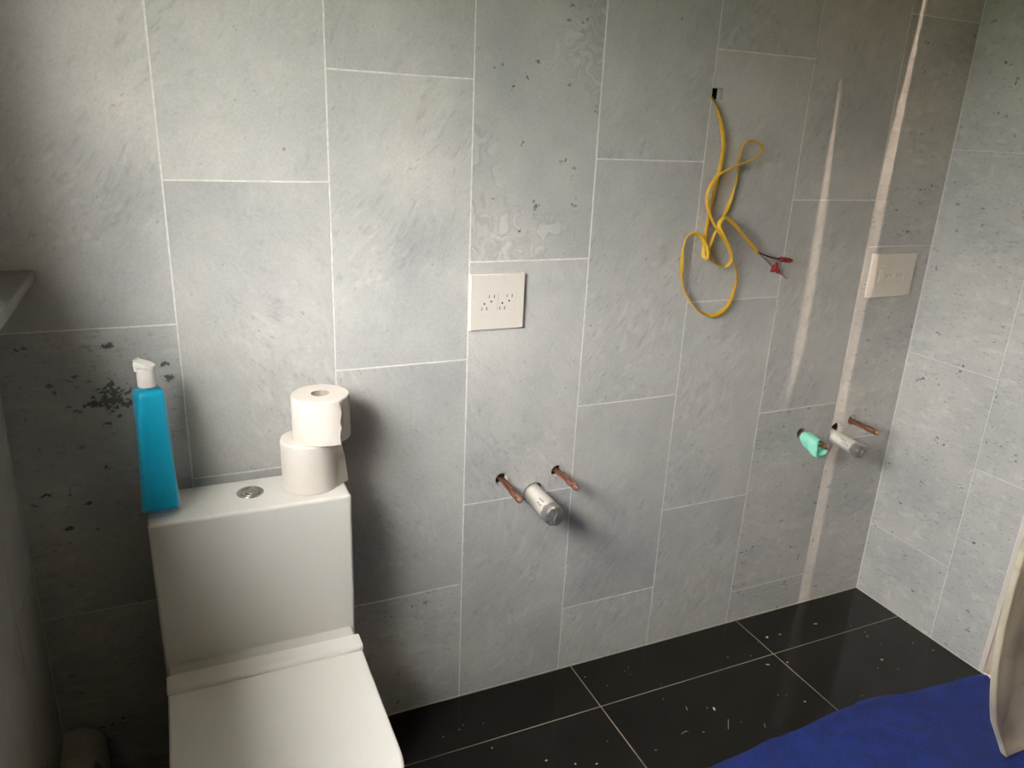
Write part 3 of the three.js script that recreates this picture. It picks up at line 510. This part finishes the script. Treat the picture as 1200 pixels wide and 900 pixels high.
// ---------------------------------------------------------------- dusty plastic sheet hung in the doorway
{
  const n = makeNoise(231), n2 = makeNoise(232), NX = 80, NY = 140, A = 56, pos = [], uv = [], idx = [], yT = 2.398, half = 0.0022;
  const P = [[0.727, 0.726], [0.93, 0.722], [1.045, 0.735], [1.085, 0.725], [1.105, 0.69], [1.184, 0.535]], L = [0];
  for (let k = 1; k < P.length; k++) L.push(L[k - 1] + Math.hypot(P[k][0] - P[k - 1][0], P[k][1] - P[k - 1][1]));
  const plan = (q) => { let k = 0; while (k < P.length - 2 && q > L[k + 1]) k++; const t = (q - L[k]) / (L[k + 1] - L[k]), [a, b] = P[k], [c, d] = P[k + 1], l = L[k + 1] - L[k]; return [a + (c - a) * t, b + (d - b) * t, (b - d) / l, (c - a) / l]; };
  const all = L[P.length - 1], slit = 0.422, EDGE = [[0, 0.21], [0.02, 0.19], [0.064, 0.16], [0.156, 0.096], [0.21, 0.072], [0.268, 0.051], [0.347, 0.027], [0.447, 0.008], [0.563, 0], [3, 0]],
    edge = (y) => { let k = 0; while (y > EDGE[k + 1][0]) k++; const [a, b] = EDGE[k], [c, d] = EDGE[k + 1]; return b + (d - b) * (y - a) / (c - a); }, gapAt = (y) => 0.027 * smooth(1.885, 1.4, y) * smooth(1.1, 1.3, y);
  for (const sgn of [1, -1]) for (let j = 0; j <= NY; j++) for (let i = 0; i <= NX; i++) {
    const y0 = 0.012, y = y0 + (yT - y0) * Math.pow(j / NY, 1.25), wd = gapAt(y), q0 = edge(y), k = q0 + (slit - q0) * Math.pow(Math.min(1, i / A), 1.3);
    const q = i <= A ? k : slit + wd + (all - slit - wd) * (i - A - 1) / (NX - A - 1), [x, z, nx, nz] = plan(q), rim = Math.max(smooth(0.02, 0, q - q0), smooth(0.018, 0, y - y0)), e = smooth(0, 0.06, q - q0) * smooth(all, all - 0.06, q) * smooth(0, 0.12, Math.abs(q - slit)), close = 0.036 * smooth(1.5, 1.95, y) * smooth(slit + 0.06, all, q);
    const off = (0.004 * Math.sin(q * 24 + y * 1.5) + 0.014 * (n(q * 6, y * 3) - 0.5)) * e - 0.005 * Math.exp(-Math.pow((q - q0 - 0.07 - 0.05 * y) / 0.018, 2)) + sgn * (half + 0.006 * rim * (i === 0 || j === 0 ? 0.4 : 1));
    pos.push(x + nx * off + close * 0.2, y, z + nz * off - close); uv.push(q, y);
  }
  const S = (NX + 1) * (NY + 1), at = (j, i) => j * (NX + 1) + i;
  for (let j = 0; j < NY; j++) for (let i = 0; i < NX; i++) { if (i === A) continue; const a = at(j, i), b = a + 1, c = a + NX + 1, d = c + 1; idx.push(a, b, c, b, d, c, S + a, S + c, S + b, S + b, S + c, S + d); }
  for (let i = 0; i < NX; i++) { const a = at(0, i), q = at(NY, i); idx.push(a, S + a, a + 1, a + 1, S + a, S + a + 1, q, q + 1, S + q, q + 1, S + q + 1, S + q); }
  for (let j = 0; j < NY; j++) for (const [i, f] of [[0, 1], [A, 0], [A + 1, 1], [NX, 0]]) { const a = at(j, i), b = at(j + 1, i); f ? idx.push(a, b, S + a, b, S + b, S + a) : idx.push(a, S + a, b, b, S + a, S + b); }
  const g = new THREE.BufferGeometry(); g.setAttribute('position', new THREE.Float32BufferAttribute(pos, 3)); g.setAttribute('uv', new THREE.Float32BufferAttribute(uv, 2)); g.setIndex(idx); g.computeVertexNormals();
  const map = toTexture(256, 512, (i, j) => { const d = smooth(0.6, 0.95, n2(i * 0.03, j * 0.02)) * 0.3 + smooth(0.86, 0.97, n(i * 0.1, j * 0.07)) * 0.6, v = 1 + 0.1 * (n(i * 0.03, j * 0.02) - 0.5); return [234 * v - 60 * d, 226 * v - 62 * d, 202 * v - 62 * d]; });
  map.repeat.set(2, 1);
  const o = mesh('dust_sheet', g, new THREE.MeshPhysicalMaterial({ map, roughness: 1, transmission: 0.5, thickness: 0 }), scene);
  tag(o, 'dirty cream plastic dust sheet with rounded lower corner hanging at the doorway', 'dust sheet');
}

// ---------------------------------------------------------------- chips of debris on the floor: nobody would count them
{
  const r = rng(251), parts = [], spots = [[0.6895, 0.107], [0.89, 0.11], [1.0, 0.22], [0.6, 0.21], [0.95, 0.32], [0.33, 0.3]];
  for (let k = 0; k < 44; k++) {
    const [x, z] = spots[k] ?? [-0.4 + 1.55 * r(), 0.03 + 0.4 * r()], s = k < spots.length ? 0.004 : 0.0012 + 0.0022 * r() * r(), g = new THREE.IcosahedronGeometry(s, 0), y = s * 0.35;
    g.scale(1 + 1.2 * r(), 0.4, 0.5 + 0.5 * r()); g.rotateY(r() * 6.28); g.translate(x, y + 0.0002, z); parts.push(g);
  }
  for (const [x, z, a, l] of [[0.33, 0.36, 0.9, 0.035], [0.2, 0.34, 0.2, 0.02], [0.26, 0.27, 1.2, 0.014], [0.42, 0.4, 0.95, 0.014]]) parts.push(new THREE.CylinderGeometry(0.0007, 0.0007, l, 5).rotateZ(Math.PI / 2).rotateY(a).translate(x, 0.0011, z).toNonIndexed());
  const o = mesh('debris', mergeGeometries(parts.map((q) => { q.deleteAttribute('uv'); return q.index ? q.toNonIndexed() : q; })), new THREE.MeshStandardMaterial({ color: 0xb5ada0, roughness: 0.9 }), scene);
  o.userData.kind = 'stuff'; tag(o, 'pale crumbs and splinters scattered on the black floor tiles', 'debris');
}

// ---------------------------------------------------------------- hall lamp: its light slips past the door jamb onto the back wall
{
  const [x, y, z] = HALL_LAMP.at, t = thing('pendant_lamp', 'bare bulb hanging on a cord in the hallway outside the doorway', 'lamp', [x, y, z]);
  mesh('bulb', new THREE.SphereGeometry(0.014, 24, 16), new THREE.MeshStandardMaterial({ color: 0xfff0dc, emissive: 0xffe0b8, emissiveIntensity: 3 }), t);
  mesh('lamp_holder', new THREE.CylinderGeometry(0.012, 0.014, 0.05, 20).translate(0, 0.04, 0), M.white, t);
  mesh('cord', new THREE.CylinderGeometry(0.003, 0.003, CEIL - y - 0.06, 8).translate(0, 0.06 + (CEIL - y - 0.06) / 2, 0), M.white, t);
  const l = new THREE.PointLight(new THREE.Color(1.0, 0.76, 0.6), HALL_LAMP.power, 0, 2); l.position.set(0, 0, 0); l.castShadow = true; l.shadow.radius = 0.45; t.add(l);
}
// a dark hedge across the yard hides the lowest strip of sky from the window
{
  const g = new THREE.BoxGeometry(1.6, 5.4, 40, 4, 14, 100), p = g.attributes.position, n = makeNoise(271), n2 = makeNoise(272);
  for (let i = 0; i < p.count; i++) { const y = p.getY(i), z = p.getZ(i); p.setX(i, p.getX(i) + 0.5 * (n(z * 1.1 + 60, y * 1.2 + 9) - 0.5)); if (y > 2.6) p.setY(i, y + 0.5 * (n2(z * 0.9 + 60, p.getX(i)) - 0.5)); }
  g.computeVertexNormals(); const o = mesh('hedge', g, new THREE.MeshStandardMaterial({ color: 0x4c5640, roughness: 1 })); o.position.set(-9.5, -0.35, 1);
  tag(o, 'tall green hedge across the yard outside the window', 'hedge');
}
// lawn far below the window
{
  const g = structure('ground'); mesh('lawn', box(-60, 30, -3.2, -3, -40, 40), new THREE.MeshStandardMaterial({ color: 0x8d8f80, roughness: 1 }), g);
}

renderer.render(scene, camera);
